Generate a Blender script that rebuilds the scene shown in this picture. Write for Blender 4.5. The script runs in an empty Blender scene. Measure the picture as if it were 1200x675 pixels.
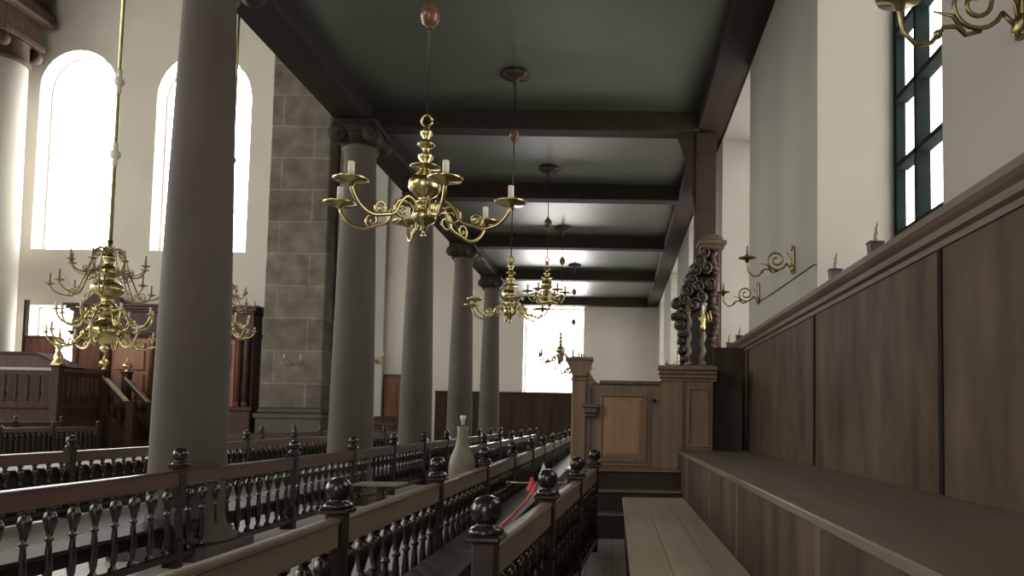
import bpy, math, random
from mathutils import Vector, Matrix
from mathutils.geometry import tessellate_polygon
random.seed(4)
PI = math.pi
S = bpy.context.scene
C = S.collection

# ------------------------------------------------------------------ materials
def new_mat(name):
    m = bpy.data.materials.new(name); m.use_nodes = True
    nt = m.node_tree
    b = nt.nodes['Principled BSDF']
    return m, nt, b

def surf(name, c1, c2, rough=.5, scale=(1, 1, 1), nscale=3.0, metal=0, bump=0.0, detail=4, spec=.5, coat=0, rvar=0, crough=.15, cior=1.5):
    m, nt, b = new_mat(name)
    tc = nt.nodes.new('ShaderNodeTexCoord'); mp = nt.nodes.new('ShaderNodeMapping')
    mp.inputs['Scale'].default_value = scale
    n = nt.nodes.new('ShaderNodeTexNoise'); n.inputs['Scale'].default_value = nscale; n.inputs['Detail'].default_value = detail
    r = nt.nodes.new('ShaderNodeValToRGB')
    r.color_ramp.elements[0].position = .3; r.color_ramp.elements[1].position = .7
    r.color_ramp.elements[0].color = (*c1, 1); r.color_ramp.elements[1].color = (*c2, 1)
    L = nt.links.new
    L(tc.outputs['Object'], mp.inputs[0]); L(mp.outputs[0], n.inputs['Vector']); L(n.outputs['Fac'], r.inputs[0]); L(r.outputs[0], b.inputs['Base Color'])
    b.inputs['Roughness'].default_value = rough; b.inputs['Metallic'].default_value = metal
    b.inputs['Specular IOR Level'].default_value = spec
    if coat: b.inputs['Coat Weight'].default_value = coat; b.inputs['Coat Roughness'].default_value = crough; b.inputs['Coat IOR'].default_value = cior
    if rvar:
        mr = nt.nodes.new('ShaderNodeMapRange'); mr.inputs['To Min'].default_value = rough - rvar; mr.inputs['To Max'].default_value = rough + rvar
        L(n.outputs['Fac'], mr.inputs[0]); L(mr.outputs[0], b.inputs['Roughness'])
    if bump:
        bp = nt.nodes.new('ShaderNodeBump'); bp.inputs['Strength'].default_value = bump; bp.inputs['Distance'].default_value = .02
        L(n.outputs['Fac'], bp.inputs['Height']); L(bp.outputs[0], b.inputs['Normal'])
    return m

def stone_blocks(name, c1, c2, mortar, w, h):
    m, nt, b = new_mat(name); L = nt.links.new
    tc = nt.nodes.new('ShaderNodeTexCoord')
    sx = nt.nodes.new('ShaderNodeSeparateXYZ'); cx = nt.nodes.new('ShaderNodeCombineXYZ')
    ad = nt.nodes.new('ShaderNodeMath')
    L(tc.outputs['Object'], sx.inputs[0]); L(sx.outputs['X'], ad.inputs[0]); L(sx.outputs['Y'], ad.inputs[1])
    L(ad.outputs[0], cx.inputs['X']); L(sx.outputs['Z'], cx.inputs['Y'])
    br = nt.nodes.new('ShaderNodeTexBrick')
    br.inputs['Color1'].default_value = (*c1, 1); br.inputs['Color2'].default_value = (*c2, 1); br.inputs['Mortar'].default_value = (*mortar, 1)
    br.inputs['Scale'].default_value = 1; br.inputs['Brick Width'].default_value = w; br.inputs['Row Height'].default_value = h
    br.inputs['Mortar Size'].default_value = .05; br.inputs['Mortar Smooth'].default_value = .6
    L(cx.outputs[0], br.inputs['Vector'])
    n = nt.nodes.new('ShaderNodeTexNoise'); n.inputs['Scale'].default_value = 1.2; n.inputs['Detail'].default_value = 6
    L(tc.outputs['Object'], n.inputs['Vector'])
    mx = nt.nodes.new('ShaderNodeMix'); mx.data_type = 'RGBA'; mx.blend_type = 'OVERLAY'; mx.inputs['Factor'].default_value = .95
    L(br.outputs['Color'], mx.inputs['A']); L(n.outputs['Fac'], mx.inputs['B']); L(mx.outputs['Result'], b.inputs['Base Color'])
    b.inputs['Roughness'].default_value = .85
    return m

def planks(name, c1, c2, gap, w, length, rough, coat=0, rotate=False):
    m, nt, b = new_mat(name); L = nt.links.new
    tc = nt.nodes.new('ShaderNodeTexCoord'); mp = nt.nodes.new('ShaderNodeMapping')
    if rotate: mp.inputs['Rotation'].default_value = (0, 0, PI/2)
    L(tc.outputs['Object'], mp.inputs[0])
    br = nt.nodes.new('ShaderNodeTexBrick')
    br.inputs['Color1'].default_value = (*c1, 1); br.inputs['Color2'].default_value = (*c2, 1); br.inputs['Mortar'].default_value = (*gap, 1)
    br.inputs['Scale'].default_value = 1; br.inputs['Brick Width'].default_value = length; br.inputs['Row Height'].default_value = w
    br.inputs['Mortar Size'].default_value = .006
    L(mp.outputs[0], br.inputs['Vector'])
    m2 = nt.nodes.new('ShaderNodeMapping'); m2.inputs['Scale'].default_value = (1, 12, 1)
    L(mp.outputs[0], m2.inputs[0])
    n = nt.nodes.new('ShaderNodeTexNoise'); n.inputs['Scale'].default_value = 1.5; n.inputs['Detail'].default_value = 5
    L(m2.outputs[0], n.inputs['Vector'])
    mx = nt.nodes.new('ShaderNodeMix'); mx.data_type = 'RGBA'; mx.blend_type = 'OVERLAY'; mx.inputs['Factor'].default_value = .5
    L(br.outputs['Color'], mx.inputs['A']); L(n.outputs['Fac'], mx.inputs['B']); L(mx.outputs['Result'], b.inputs['Base Color'])
    b.inputs['Roughness'].default_value = rough
    if coat: b.inputs['Coat Weight'].default_value = coat; b.inputs['Coat Roughness'].default_value = .38; b.inputs['Coat IOR'].default_value = 2.1
    return m

M = {}
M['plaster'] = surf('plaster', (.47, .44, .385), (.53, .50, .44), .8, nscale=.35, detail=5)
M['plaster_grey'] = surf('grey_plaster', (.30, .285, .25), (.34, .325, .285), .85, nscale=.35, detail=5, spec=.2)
M['plaster_dim'] = surf('plaster_dim', (.36, .345, .305), (.40, .385, .345), .8, nscale=.4, detail=4)
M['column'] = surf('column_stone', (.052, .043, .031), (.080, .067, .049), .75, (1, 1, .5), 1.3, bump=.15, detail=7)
M['pier'] = stone_blocks('sandstone_blocks', (.092, .078, .060), (.135, .118, .092), (.17, .152, .122), 3.2, 1.62)
M['beam'] = surf('beam_wood', (.022, .015, .010), (.036, .025, .017), .65, (3, .3, 3), 2, spec=.2)
M['ceiling_wood'] = planks('ceiling_boards', (.034, .049, .030), (.040, .055, .035), (.026, .034, .022), .34, 5.0, .5, 1.0)
M['panel'] = surf('oak_panel', (.034, .022, .013), (.088, .061, .038), .65, (2.2, 2.2, .7), 1.5, detail=8, spec=.2)
M['panel_dark'] = surf('oak_stile', (.034, .024, .016), (.052, .038, .026), .75, (3, 3, .3), 2, spec=.2)
M['gap_black'] = surf('panel_gap_black', (.010, .008, .006), (.018, .013, .010), .8, spec=.1)
M['cap'] = surf('oak_cap', (.070, .046, .029), (.105, .072, .047), .55, (3, .4, 3), 2)
M['seat_oak'] = surf('worn_oak_seat', (.11, .088, .062), (.165, .135, .098), .45, (5, .35, 3), 2, detail=6, coat=.15)
M['dais'] = surf('worn_platform_boards', (.36, .31, .23), (.47, .415, .32), .5, (5, .35, 3), 1.6, detail=6)
M['door_oak'] = surf('honey_oak', (.24, .125, .055), (.33, .185, .09), .45, (5, 5, .35), 2.2, detail=6)
M['frame_oak'] = surf('brown_oak', (.13, .080, .045), (.20, .127, .074), .55, (5, 5, .35), 2.2, detail=6)
M['bench'] = surf('dark_bench_wood', (.022, .014, .010), (.038, .024, .017), .55, (4, .6, 4), 2, spec=.25)
M['worn_rail'] = surf('worn_rail_wood', (.125, .093, .064), (.195, .152, .11), .5, (5, .4, 5), 2)
M['rail'] = surf('rail_wood', (.060, .032, .021), (.09, .050, .034), .35, (5, .4, 5), 2, coat=.6, crough=.22, cior=1.8)
M['turned'] = surf('black_turned_wood', (.014, .009, .007), (.024, .016, .011), .2, nscale=6, spec=.5)
M['brass'] = surf('brass', (.40, .34, .155), (.55, .48, .25), .24, nscale=5, metal=1, rvar=.05)
M['brass_dark'] = surf('darkened_brass', (.22, .17, .09), (.36, .28, .15), .32, nscale=5, metal=1)  # darker brass; also paints the silhouetted chandelier arms
M['copper'] = surf('brown_gilt_wood', (.11, .05, .025), (.17, .08, .04), .25, nscale=4)
M['iron'] = surf('dark_iron', (.022, .020, .018), (.04, .035, .03), .45, nscale=8, metal=.6)
M['candle'] = surf('candle_wax', (.60, .56, .47), (.68, .64, .55), .5, nscale=5)
M['wax_dark'] = surf('dark_wax', (.20, .15, .10), (.28, .21, .14), .5, nscale=8)
M['floor'] = planks('sanded_floor', (.66, .64, .59), (.72, .70, .65), (.42, .40, .36), .3, 4.0, .24, rotate=True)
M['ark'] = surf('red_jacaranda', (.10, .038, .022), (.165, .064, .037), .6, (3, 3, .4), 1.5, spec=.2)
M['ark_dark'] = surf('dark_jacaranda', (.036, .017, .011), (.062, .030, .020), .7, (3, 3, .4), 1.5)
M['ark_light'] = surf('light_jacaranda', (.24, .105, .06), (.32, .145, .085), .6, (3, 3, .4), 1.5)
M['bimah'] = surf('brown_bimah_wood', (.030, .018, .012), (.060, .036, .024), .7, (3, 3, .5), 1.5, spec=.15)
M['carved'] = surf('carved_walnut', (.024, .016, .011), (.05, .034, .023), .4, nscale=6, bump=.3)
M['frame_green'] = surf('dark_green_paint', (.006, .011, .010), (.010, .016, .015), .9, nscale=5, spec=.1)
M['window_frame'] = surf('pale_window_paint', (.62, .61, .58), (.7, .69, .66), .5, nscale=5)
M['end_panel'] = surf('end_wall_panelling', (.030, .020, .013), (.045, .031, .021), .85, (3, 3, .4), 1.5, spec=.1)
M['red'] = surf('red_cord', (.42, .03, .03), (.55, .06, .05), .7, nscale=20)
M['paper'] = surf('paper', (.68, .67, .63), (.75, .74, .70), .7, nscale=5)
M['vase'] = surf('pale_stone_vase', (.14, .12, .088), (.19, .165, .125), .5, nscale=3, bump=.1)
M['gold'] = surf('gilt', (.62, .47, .2), (.75, .6, .3), .3, nscale=5, metal=.9)

def glass_mat(name='window_glass', tint=(.93, .95, .96, 1)):
    m = bpy.data.materials.new(name); m.use_nodes = True; nt = m.node_tree
    nt.nodes.clear(); L = nt.links.new
    o = nt.nodes.new('ShaderNodeOutputMaterial'); mx = nt.nodes.new('ShaderNodeMixShader')
    t = nt.nodes.new('ShaderNodeBsdfTransparent'); g = nt.nodes.new('ShaderNodeBsdfGlossy')
    t.inputs[0].default_value = tint; g.inputs['Roughness'].default_value = .05
    mx.inputs[0].default_value = .06
    L(t.outputs[0], mx.inputs[1]); L(g.outputs[0], mx.inputs[2]); L(mx.outputs[0], o.inputs[0])
    return m
M['glass'] = glass_mat()
M['dimming_glass'] = glass_mat('daylight_dimming_glass', (.43, .427, .43, 1))  # grey tint put into the panes to cut the incoming daylight

# ------------------------------------------------------------------ mesh building
class MB:
    def __init__(self): self.v = []; self.f = []; self.s = []
    def add(self, vs, fs, smooth=False):
        o = len(self.v); self.v += [tuple(p) for p in vs]
        self.f += [tuple(i + o for i in f) for f in fs]; self.s += [smooth] * len(fs); return self
    def box(self, x0, x1, y0, y1, z0, z1, b=0):
        if b <= 0:
            vs = [(x, y, z) for z in (z0, z1) for y in (y0, y1) for x in (x0, x1)]
            return self.add(vs, [(0, 2, 3, 1), (4, 5, 7, 6), (0, 1, 5, 4), (2, 6, 7, 3), (0, 4, 6, 2), (1, 3, 7, 5)])
        # bevelled box: 24 verts
        X = (x0, x1); Y = (y0, y1); Z = (z0, z1); vs = []; idx = {}
        for i in (0, 1):
            for j in (0, 1):
                for k in (0, 1):
                    sx = b if i == 0 else -b; sy = b if j == 0 else -b; sz = b if k == 0 else -b
                    for a, p in enumerate(((X[i], Y[j]+sy, Z[k]+sz), (X[i]+sx, Y[j], Z[k]+sz), (X[i]+sx, Y[j]+sy, Z[k]))):
                        idx[(i, j, k, a)] = len(vs); vs.append(p)
        g = lambda i, j, k, a: idx[(i, j, k, a)]
        fs = []
        for i in (0, 1):
            q = [g(i, 0, 0, 0), g(i, 1, 0, 0), g(i, 1, 1, 0), g(i, 0, 1, 0)]; fs.append(q if i else q[::-1])
            q = [g(0, i, 0, 1), g(1, i, 0, 1), g(1, i, 1, 1), g(0, i, 1, 1)]; fs.append(q[::-1] if i else q)
            q = [g(0, 0, i, 2), g(1, 0, i, 2), g(1, 1, i, 2), g(0, 1, i, 2)]; fs.append(q if i else q[::-1])
        for i in (0, 1):
            for j in (0, 1):
                fs.append([g(i, j, 0, 0), g(i, j, 1, 0), g(i, j, 1, 1), g(i, j, 0, 1)])
                fs.append([g(i, 0, j, 0), g(i, 1, j, 0), g(i, 1, j, 2), g(i, 0, j, 2)])
                fs.append([g(0, i, j, 1), g(1, i, j, 1), g(1, i, j, 2), g(0, i, j, 2)])
        for i in (0, 1):
            for j in (0, 1):
                for k in (0, 1): fs.append([g(i, j, k, 0), g(i, j, k, 1), g(i, j, k, 2)])
        return self.add(vs, fs)
    def lathe(self, prof, cx=0, cy=0, seg=20, z=0, axis='Z'):
        vs = []; fs = []; n = len(prof)
        for r, h in prof:
            for k in range(seg):
                a = 2*PI*k/seg; p = (r*math.cos(a), r*math.sin(a), h)
                if axis == 'Z': vs.append((cx+p[0], cy+p[1], z+p[2]))
                elif axis == 'Y': vs.append((cx+p[0], cy+p[2], z+p[1]))
                else: vs.append((cx+p[2], cy+p[0], z+p[1]))
        for i in range(n-1):
            for k in range(seg):
                k2 = (k+1) % seg; fs.append((i*seg+k, i*seg+k2, (i+1)*seg+k2, (i+1)*seg+k))
        self.add(vs, fs, True)
        o = len(self.v) - len(vs)
        for base, rev in ((0, True), ((n-1)*seg, False)):
            r = prof[0][0] if rev else prof[-1][0]
            if r > 1e-4:
                q = [o+base+k for k in range(seg)]; self.f.append(tuple(q[::-1] if rev else q)); self.s.append(False)
        return self
    def tube(self, pts, rad, seg=8):
        pts = [Vector(p) for p in pts]; n = len(pts)
        R = rad if isinstance(rad, (list, tuple)) else [rad]*n
        t0 = (pts[1]-pts[0]).normalized()
        ref = Vector((0, 0, 1)) if abs(t0.z) < .9 else Vector((1, 0, 0))
        u = t0.cross(ref).normalized(); vs = []; fs = []
        for i in range(n):
            t = (pts[min(i+1, n-1)]-pts[max(i-1, 0)]).normalized()
            u = (u - t*u.dot(t)).normalized(); w = t.cross(u)
            for k in range(seg):
                a = 2*PI*k/seg; vs.append(pts[i] + (u*math.cos(a)+w*math.sin(a))*R[i])
        for i in range(n-1):
            for k in range(seg):
                k2 = (k+1) % seg; fs.append((i*seg+k, i*seg+k2, (i+1)*seg+k2, (i+1)*seg+k))
        fs.append(tuple(range(seg))[::-1]); fs.append(tuple(range((n-1)*seg, n*seg)))
        return self.add(vs, fs, True)
    def prism(self, poly, a, b, axis='Y'):
        n = len(poly)
        def P(u, v, w):
            return (u, w, v) if axis == 'Y' else ((w, u, v) if axis == 'X' else (u, v, w))
        vs = [P(u, v, a) for u, v in poly] + [P(u, v, b) for u, v in poly]
        fs = [(i, (i+1) % n, n+(i+1) % n, n+i) for i in range(n)]
        tr = tessellate_polygon([[Vector((u, v, 0)) for u, v in poly]])
        fs += [tuple(t) for t in tr] + [tuple(n+i for i in t)[::-1] for t in tr]
        return self.add(vs, fs)
    def cambered(self, x0, x1, y0, y1, z0, z1, n=8):
        # gently rounded top surface of a hand rail running along y
        c = (x0+x1)/2; h = (x1-x0)/2; vs = []
        for y in (y0, y1):
            for i in range(n+1):
                u = -1+2*i/n; vs.append((c+h*u, y, z0+(z1-z0)*math.sqrt(max(0, 1-(u*.97)**2))))
        m = n+1
        self.add(vs, [(i, i+1, m+i+1, m+i) for i in range(n)], True)
        return self.add(vs, [tuple(range(m)), tuple(range(m, 2*m))[::-1]])
    def ball(self, c, r, seg=14, squash=1):
        prof = [(max(1e-5, r*math.sin(PI*i/10)), -r*squash*math.cos(PI*i/10)) for i in range(11)]
        return self.lathe(prof, c[0], c[1], seg, c[2])
    def data(self, name, m):
        me = bpy.data.meshes.new(name); me.from_pydata(self.v, [], self.f)
        me.polygons.foreach_set('use_smooth', self.s)
        if m: me.materials.append(m)
        import bmesh
        bm = bmesh.new(); bm.from_mesh(me); bmesh.ops.recalc_face_normals(bm, faces=bm.faces); bm.to_mesh(me); bm.free()
        return me
    def build(self, name, m, parent=None, loc=None, rz=0):
        return put(name, self.data(name, m), parent, loc, rz)

def put(name, me, parent=None, loc=None, rz=0):
    o = bpy.data.objects.new(name, me); C.objects.link(o)
    if parent: o.parent = parent
    if loc: o.location = loc
    if rz: o.rotation_euler = (0, 0, rz)
    return o
def tag(o, label, cat, group=None, kind=None):
    o['label'] = label; o['category'] = cat
    if group: o['group'] = group
    if kind: o['kind'] = kind
    return o
def thing(name, label, cat, loc=(0, 0, 0), rz=0, group=None):
    o = put(name, None, None, loc, rz); return tag(o, label, cat, group)
def struct(o): o['kind'] = 'structure'; return o
def copy_part(o, parent, loc=None, rz=None):
    c = o.copy(); C.objects.link(c); c.parent = parent
    if loc is not None: c.location = loc
    if rz is not None: c.rotation_euler = (0, 0, rz)
    for g in [x for x in C.objects if x.parent == o]:
        copy_part(g, c)
    return c
def copy_thing(o, loc, rz, label, group=None):
    c = o.copy(); C.objects.link(c); c.location = loc; c.rotation_euler = (0, 0, rz); c['label'] = label
    if group: c['group'] = group
    for g in [x for x in C.objects if x.parent == o]: copy_part(g, c)
    return c

# ------------------------------------------------------------------ shell
XW = 2.15; YE = 39.4; XL = -46; YB = -7; ZC = 24.0; TH = 1.0

def holed_wall(name, outer, holes, P, depth, m, splay=0.0):
    """outer, holes: (u,v) loops; P(u,v,w) maps to the room; depth along w"""
    mb = MB()
    polys = [[Vector((u, v, 0)) for u, v in outer]] + [[Vector((u, v, 0)) for u, v in h] for h in holes]
    tr = tessellate_polygon(polys); flat = [p for q in polys for p in q]
    mb.add([P(p.x, p.y, 0) for p in flat], [tuple(t) for t in tr])
    def sc(h):
        cu = sum(p[0] for p in h)/len(h); cv = sum(p[1] for p in h)/len(h)
        hw = max(p[0] for p in h)-cu; k = (hw-splay)/hw
        return [(cu+(u-cu)*k, v) for u, v in h]
    polys2 = [polys[0]] + [[Vector((u, v, 0)) for u, v in sc(h)] for h in holes]
    tr = tessellate_polygon(polys2); flat2 = [p for q in polys2 for p in q]
    mb.add([P(p.x, p.y, depth) for p in flat2], [tuple(t)[::-1] for t in tr])
    for a, b in zip(polys, polys2):
        n = len(a); mb.add([P(p.x, p.y, 0) for p in a] + [P(p.x, p.y, depth) for p in b], [(i, (i+1) % n, n+(i+1) % n, n+i) for i in range(n)])
    me = bpy.data.meshes.new(name); me.from_pydata(mb.v, [], mb.f); me.materials.append(m)
    return struct(put(name, me))
def rect(u0, u1, v0, v1): return [(u0, v0), (u1, v0), (u1, v1), (u0, v1)]
def arched(u0, u1, v0, v1, n=16):
    r = (u1-u0)/2; c = (u0+u1)/2; zs = v1-r
    return [(u0, v0), (u1, v0)] + [(c+r*math.cos(PI*i/n), zs+r*math.sin(PI*i/n)) for i in range(n+1)]

struct(MB().box(XL, XW+TH, YB, YE+TH, -.3, 0).build('floor', M['floor']))
struct(MB().box(XL-.5, XW+TH, YB-.5, YE+TH, ZC, ZC+.4).build('ceiling', M['beam']))
RW = [(-2.3, .9), (5.0, 8.15), (12.36, 15.58), (19.6, 22.8), (26.9, 30.1), (34.2, 37.4)]
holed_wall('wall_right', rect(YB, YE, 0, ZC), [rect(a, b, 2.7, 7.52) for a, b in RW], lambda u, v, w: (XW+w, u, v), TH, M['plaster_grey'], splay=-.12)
EW = [arched(-30.42, -26.4, 10.08, 20.7), arched(-24.26, -19.3, 10.08, 20.7), rect(-30.41, -27.6, 3.2, 7.15), rect(-4.76, -1.64, 3.02, 7.5)]
holed_wall('wall_far', rect(XL, XW+TH, 0, ZC), EW, lambda u, v, w: (u, YE+w, v), TH, M['plaster'])
LW = [arched(2+i*9, 7.4+i*9, 8, 21) for i in range(4)] + [rect(2.4+i*9, 7+i*9, 2.6, 6.6) for i in range(4)]  # lower row of openings added out of view to brighten the nave
holed_wall('wall_left', rect(YB, YE, 0, ZC), LW, lambda u, v, w: (XL-w, u, v), TH, M['plaster'])
BW = [arched(-40+i*10, -35.5+i*10, 8, 19) for i in range(3)] + [rect(-4.8, -.6, 1.2, 7.2)]  # last opening is an added unseen window, lighting the camera-facing sides
holed_wall('wall_back', rect(XL, XW+TH, 0, ZC), BW, lambda u, v, w: (u, YB-w, v), TH, M['plaster'])

# the gallery: ceiling boards, edge beams, cross beams
struct(MB().box(-5.6, XW, -6, YE, 7.90, 8.25).build('ceiling', M['ceiling_wood']))
def beam(n, *a, m='beam'):
    o = MB().box(*a, .02).build('trim_%d' % n, M[m]); return struct(o)
beam(1, -5.64, -4.95, -6, YE, 7.55, 8.0)
beam(2, 1.58, XW, -6, YE, 7.55, 8.0)
beam(3, -5.64, -5.40, -6, YE, 8.0, 9.3)
k = 4
for y in (3.6, 9.2, 15.1, 19.95, 25.75, 31.8, 38.9):
    mb = MB().box(-5.0, 1.62, y, y+.42, 7.50, 7.98, .02)
    struct(mb.build('trim_%d' % k, M['beam'])); k += 1

# windows
def window(n, P, loop, m, bars_u=(), bars_v=(), fw=.09, fd=.1, glass='glass'):
    root = put('window_%d' % n, None); struct(root)
    mb = MB(); cu = sum(p[0] for p in loop)/len(loop); cv = sum(p[1] for p in loop)/len(loop)
    hw = max(p[0] for p in loop)-cu; hv = max(p[1] for p in loop)-cv; lv = cv-min(p[1] for p in loop)
    inn = [(cu+(u-cu)*(hw-fw)/hw, cv+(v-cv)*((hv-fw)/hv if v > cv else (lv-fw)/lv)) for u, v in loop]
    n_ = len(loop)
    vs = [P(u, v, w) for w in (0, fd) for q in (loop, inn) for u, v in q]; fs = []
    for i in range(n_):
        j = (i+1) % n_
        fs += [(i, j, n_+j, n_+i), (2*n_+i, 3*n_+i, 3*n_+j, 2*n_+j), (i, 2*n_+i, 2*n_+j, j), (n_+i, n_+j, 3*n_+j, 3*n_+i)]
    mb.add(vs, fs); mb.build('window_frame', m, root)
    me = bpy.data.meshes.new('pane'); g = inn; tr = tessellate_polygon([[Vector((u, v, 0)) for u, v in g]])
    me.from_pydata([P(u, v, fd*.5) for u, v in g], [], [tuple(t) for t in tr]); me.materials.append(M[glass]); put('pane', me, root)
    u0 = min(p[0] for p in inn); u1 = max(p[0] for p in inn); v0 = min(p[1] for p in inn); v1 = max(p[1] for p in inn)
    bw = .035
    mb = MB()
    def bar(a0, a1, b0, b1):
        vs = [P(u, v, w) for w in (-.02, fd+.02) for u, v in ((a0, b0), (a1, b0), (a1, b1), (a0, b1))]
        mb.add(vs, [(0, 3, 2, 1), (4, 5, 6, 7), (0, 1, 5, 4), (1, 2, 6, 5), (2, 3, 7, 6), (3, 0, 4, 7)])
    for u in bars_u: bar(u-bw, u+bw, v0, v1)
    for v in bars_v: bar(u0, u1, v-bw*.8, v+bw*.8)
    if bars_u or bars_v: mb.build('glazing_bars', m, root)
    return root
for i, (a, b) in enumerate(RW):
    a -= .12; b += .12
    window(i+1, lambda u, v, w: (XW+TH-.14+w, u, v), rect(a, b, 2.7, 7.52), M['frame_green'],
           [a+(b-a)*t for t in (.30, .55, .80)], [2.98+.745*j for j in range(6)], fw=.11, fd=.10, glass='dimming_glass')
for i, l in enumerate(EW):
    window(7+i, lambda u, v, w: (u, YE+TH-.15+w, v), l, M['window_frame'], fw=.08)
for i, l in enumerate(LW):
    window(11+i, lambda u, v, w: (XL-TH+.15+w, u, v), l, M['window_frame'])
for i, l in enumerate(BW):
    window(20+i, lambda u, v, w: (u, YB-TH+.15+w, v), l, M['window_frame'], glass='dimming_glass' if i == 3 else 'glass')

# ------------------------------------------------------------------ end wall pieces
# panelling under the end window
mb = MB().box(-9.2, -1.2, YE-.08, YE-.005, 0, 2.95)
for i in range(8): mb.box(-9.1+i*1.0, -8.3+i*1.0, YE-.12, YE-.07, .3, 2.6, .02)
mb.box(-9.2, -1.2, YE-.16, YE-.005, 2.95, 3.04)
o = mb.build('wainscot', M['end_panel']); tag(o, 'dark brown wooden panelling along the far wall below the bright window', 'wall panelling')
t = thing('wooden_door', 'reddish brown wooden door on the far wall beside the third column', 'door', (-11.1, YE-.02, 0))
MB().box(-.78, .78, -.10, 0, 0, 3.85, .02).build('door_frame', M['ark_dark'], t)
mb = MB().box(-.66, .66, -.14, -.10, .05, 3.7)
for z in (.3, 2.0): mb.box(-.5, -.06, -.17, -.13, z, z+1.45, .02).box(.06, .5, -.17, -.13, z, z+1.45, .02)
mb.build('door_leaf', M['ark'], t)
# plaster pilaster and stone pier
struct(MB().box(-14.4, -11.9, YE-.35, YE-.003, 0, ZC).build('trim_20', M['plaster_dim']))
t = thing('stone_pier', 'tall pier of grey sandstone blocks against the far wall', 'pier', (-16.0, 38.6, 0))
MB().box(-1.52, 1.52, -.7, .79, 2.0, ZC-.01, .06).build('shaft', M['pier'], t)
mb = MB().box(-1.62, 1.62, -.9, .79, 0, 1.55, .03).box(-1.72, 1.72, -1.0, .79, 1.5, 1.75, .06).box(-1.6, 1.6, -.82, .79, 1.75, 2.0, .08)
mb.build('base', M['column'], t)
# great round column at the left edge
t = thing('great_column', 'massive pale round column at the left edge under a dark capital', 'column', (-31.1, 37.5, 0))
MB().lathe([(1.5, 0), (1.5, .6), (1.35, .8), (1.32, 1.2), (1.28, 9), (1.18, 19.0)], seg=40).build('shaft', M['plaster'], t)
mb = MB().lathe([(1.18, 19.0), (1.28, 19.05), (1.3, 19.2), (1.2, 19.3), (1.2, 19.7), (1.2, 20.1), (1.25, 20.2)], seg=40).box(-1.3, 1.3, -1.3, 1.3, 20.2, 20.5, .03)
for sx in (-1, 1):
    for sy in (-1, 1): mb.lathe([(.05, -.25), (.30, -.22), (.34, 0), (.30, .22), (.05, .25)], sx*.9, sy*1.05, 16, 19.85, 'Y')
mb.build('capital', M['bimah'], t)
MB().box(-1.15, 1.15, -1.15, 1.15, 20.5, 21.6, .03).box(-1.6, 1.6, -1.6, 1.6, 21.6, 22.3, .1).box(-1.4, 1.4, -1.4, 1.4, 22.3, 23.99).build('entablature', M['bimah'], t)

# ------------------------------------------------------------------ gallery columns
def column_mesh():
    H = 7.55; pr = [(.50, .30), (.46, .34), (.435, .45)]
    for i in range(13):
        u = i/12; pr.append((.43 - .13*u**1.5, .5 + u*(6.95-.5)))
    pr += [(.335, 6.97), (.345, 7.02), (.32, 7.06), (.31, 7.1)]
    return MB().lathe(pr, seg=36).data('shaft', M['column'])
sh = column_mesh()
ba = MB().box(-.58, .58, -.58, .58, 0, .16, .015).lathe([(.56, .16), (.585, .2), (.56, .25), (.51, .27), (.53, .3), (.50, .33)], seg=32).data('base', M['column'])
cp = MB().lathe([(.31, 7.08), (.36, 7.12), (.42, 7.2), (.45, 7.28)], seg=32).box(-.43, .43, -.45, .45, 7.44, 7.545, .02)
for sx in (-1, 1):
    cp.lathe([(.04, -.47), (.17, -.46), (.185, -.42), (.14, -.2), (.12, 0), (.14, .2), (.185, .42), (.17, .46), (.04, .47)], sx*.34, 0, 20, 7.25, 'Y')
    for sy in (-1, 1): cp.lathe([(.06, -.04), (.07, 0), (.06, .04)], sx*.34, sy*.48, 12, 7.25, 'Y')
cp.box(-.36, .36, -.42, .42, 7.28, 7.45)
cp = cp.data('capital', M['beam'])
names = ['nearest grey stone column of the gallery, thick shaft rising behind the left benches',
         'grey stone gallery column second from the camera, beside the sandstone pier',
         'grey stone gallery column third from the camera, seen below the large chandelier',
         'grey stone gallery column fourth from the camera, above the pale vase-shaped stand',
         'grey stone gallery column fifth from the camera, last one before the end window']
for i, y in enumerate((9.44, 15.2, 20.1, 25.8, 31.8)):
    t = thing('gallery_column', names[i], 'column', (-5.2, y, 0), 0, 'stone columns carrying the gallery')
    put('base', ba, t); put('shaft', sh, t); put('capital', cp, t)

# ------------------------------------------------------------------ benches with balusters
BH = 1.07
bal_ = [(.042, .0), (.042, .03), (.026, .045), (.022, .07), (.032, .1), (.037, .16), (.033, .28), (.024, .38), (.022, .42), (.036, .435), (.036, .45), (.022, .465), (.034, .52), (.052, .58), (.055, .62), (.042, .665), (.022, .69), (.04, .71), (.04, .725)]
bal = MB().lathe(bal_, seg=12).data('baluster', M['turned'])
balf = MB().lathe(bal_[::2] + [(.04, .725)], seg=8).data('baluster', M['turned'])
post_me = MB().box(-.055, .055, -.055, .055, 0, .30, .008).lathe([(.05, .30), (.05, .34), (.035, .37), (.05, .45), (.055, .55), (.04, .62), (.05, .66)], seg=14).box(-.058, .058, -.058, .058, .66, 1.09, .008).data('post', M['bench'])
fin_me = MB().box(-.09, .09, -.09, .09, 1.09, 1.125, .01).lathe([(.088, 1.125), (.09, 1.14), (.075, 1.158), (.05, 1.168), (.048, 1.178), (.062, 1.19), (.075, 1.215), (.078, 1.243), (.072, 1.272), (.055, 1.298), (.028, 1.312), (.001, 1.316)], seg=20).data('finial', M['turned'])
meshes = {}
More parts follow.
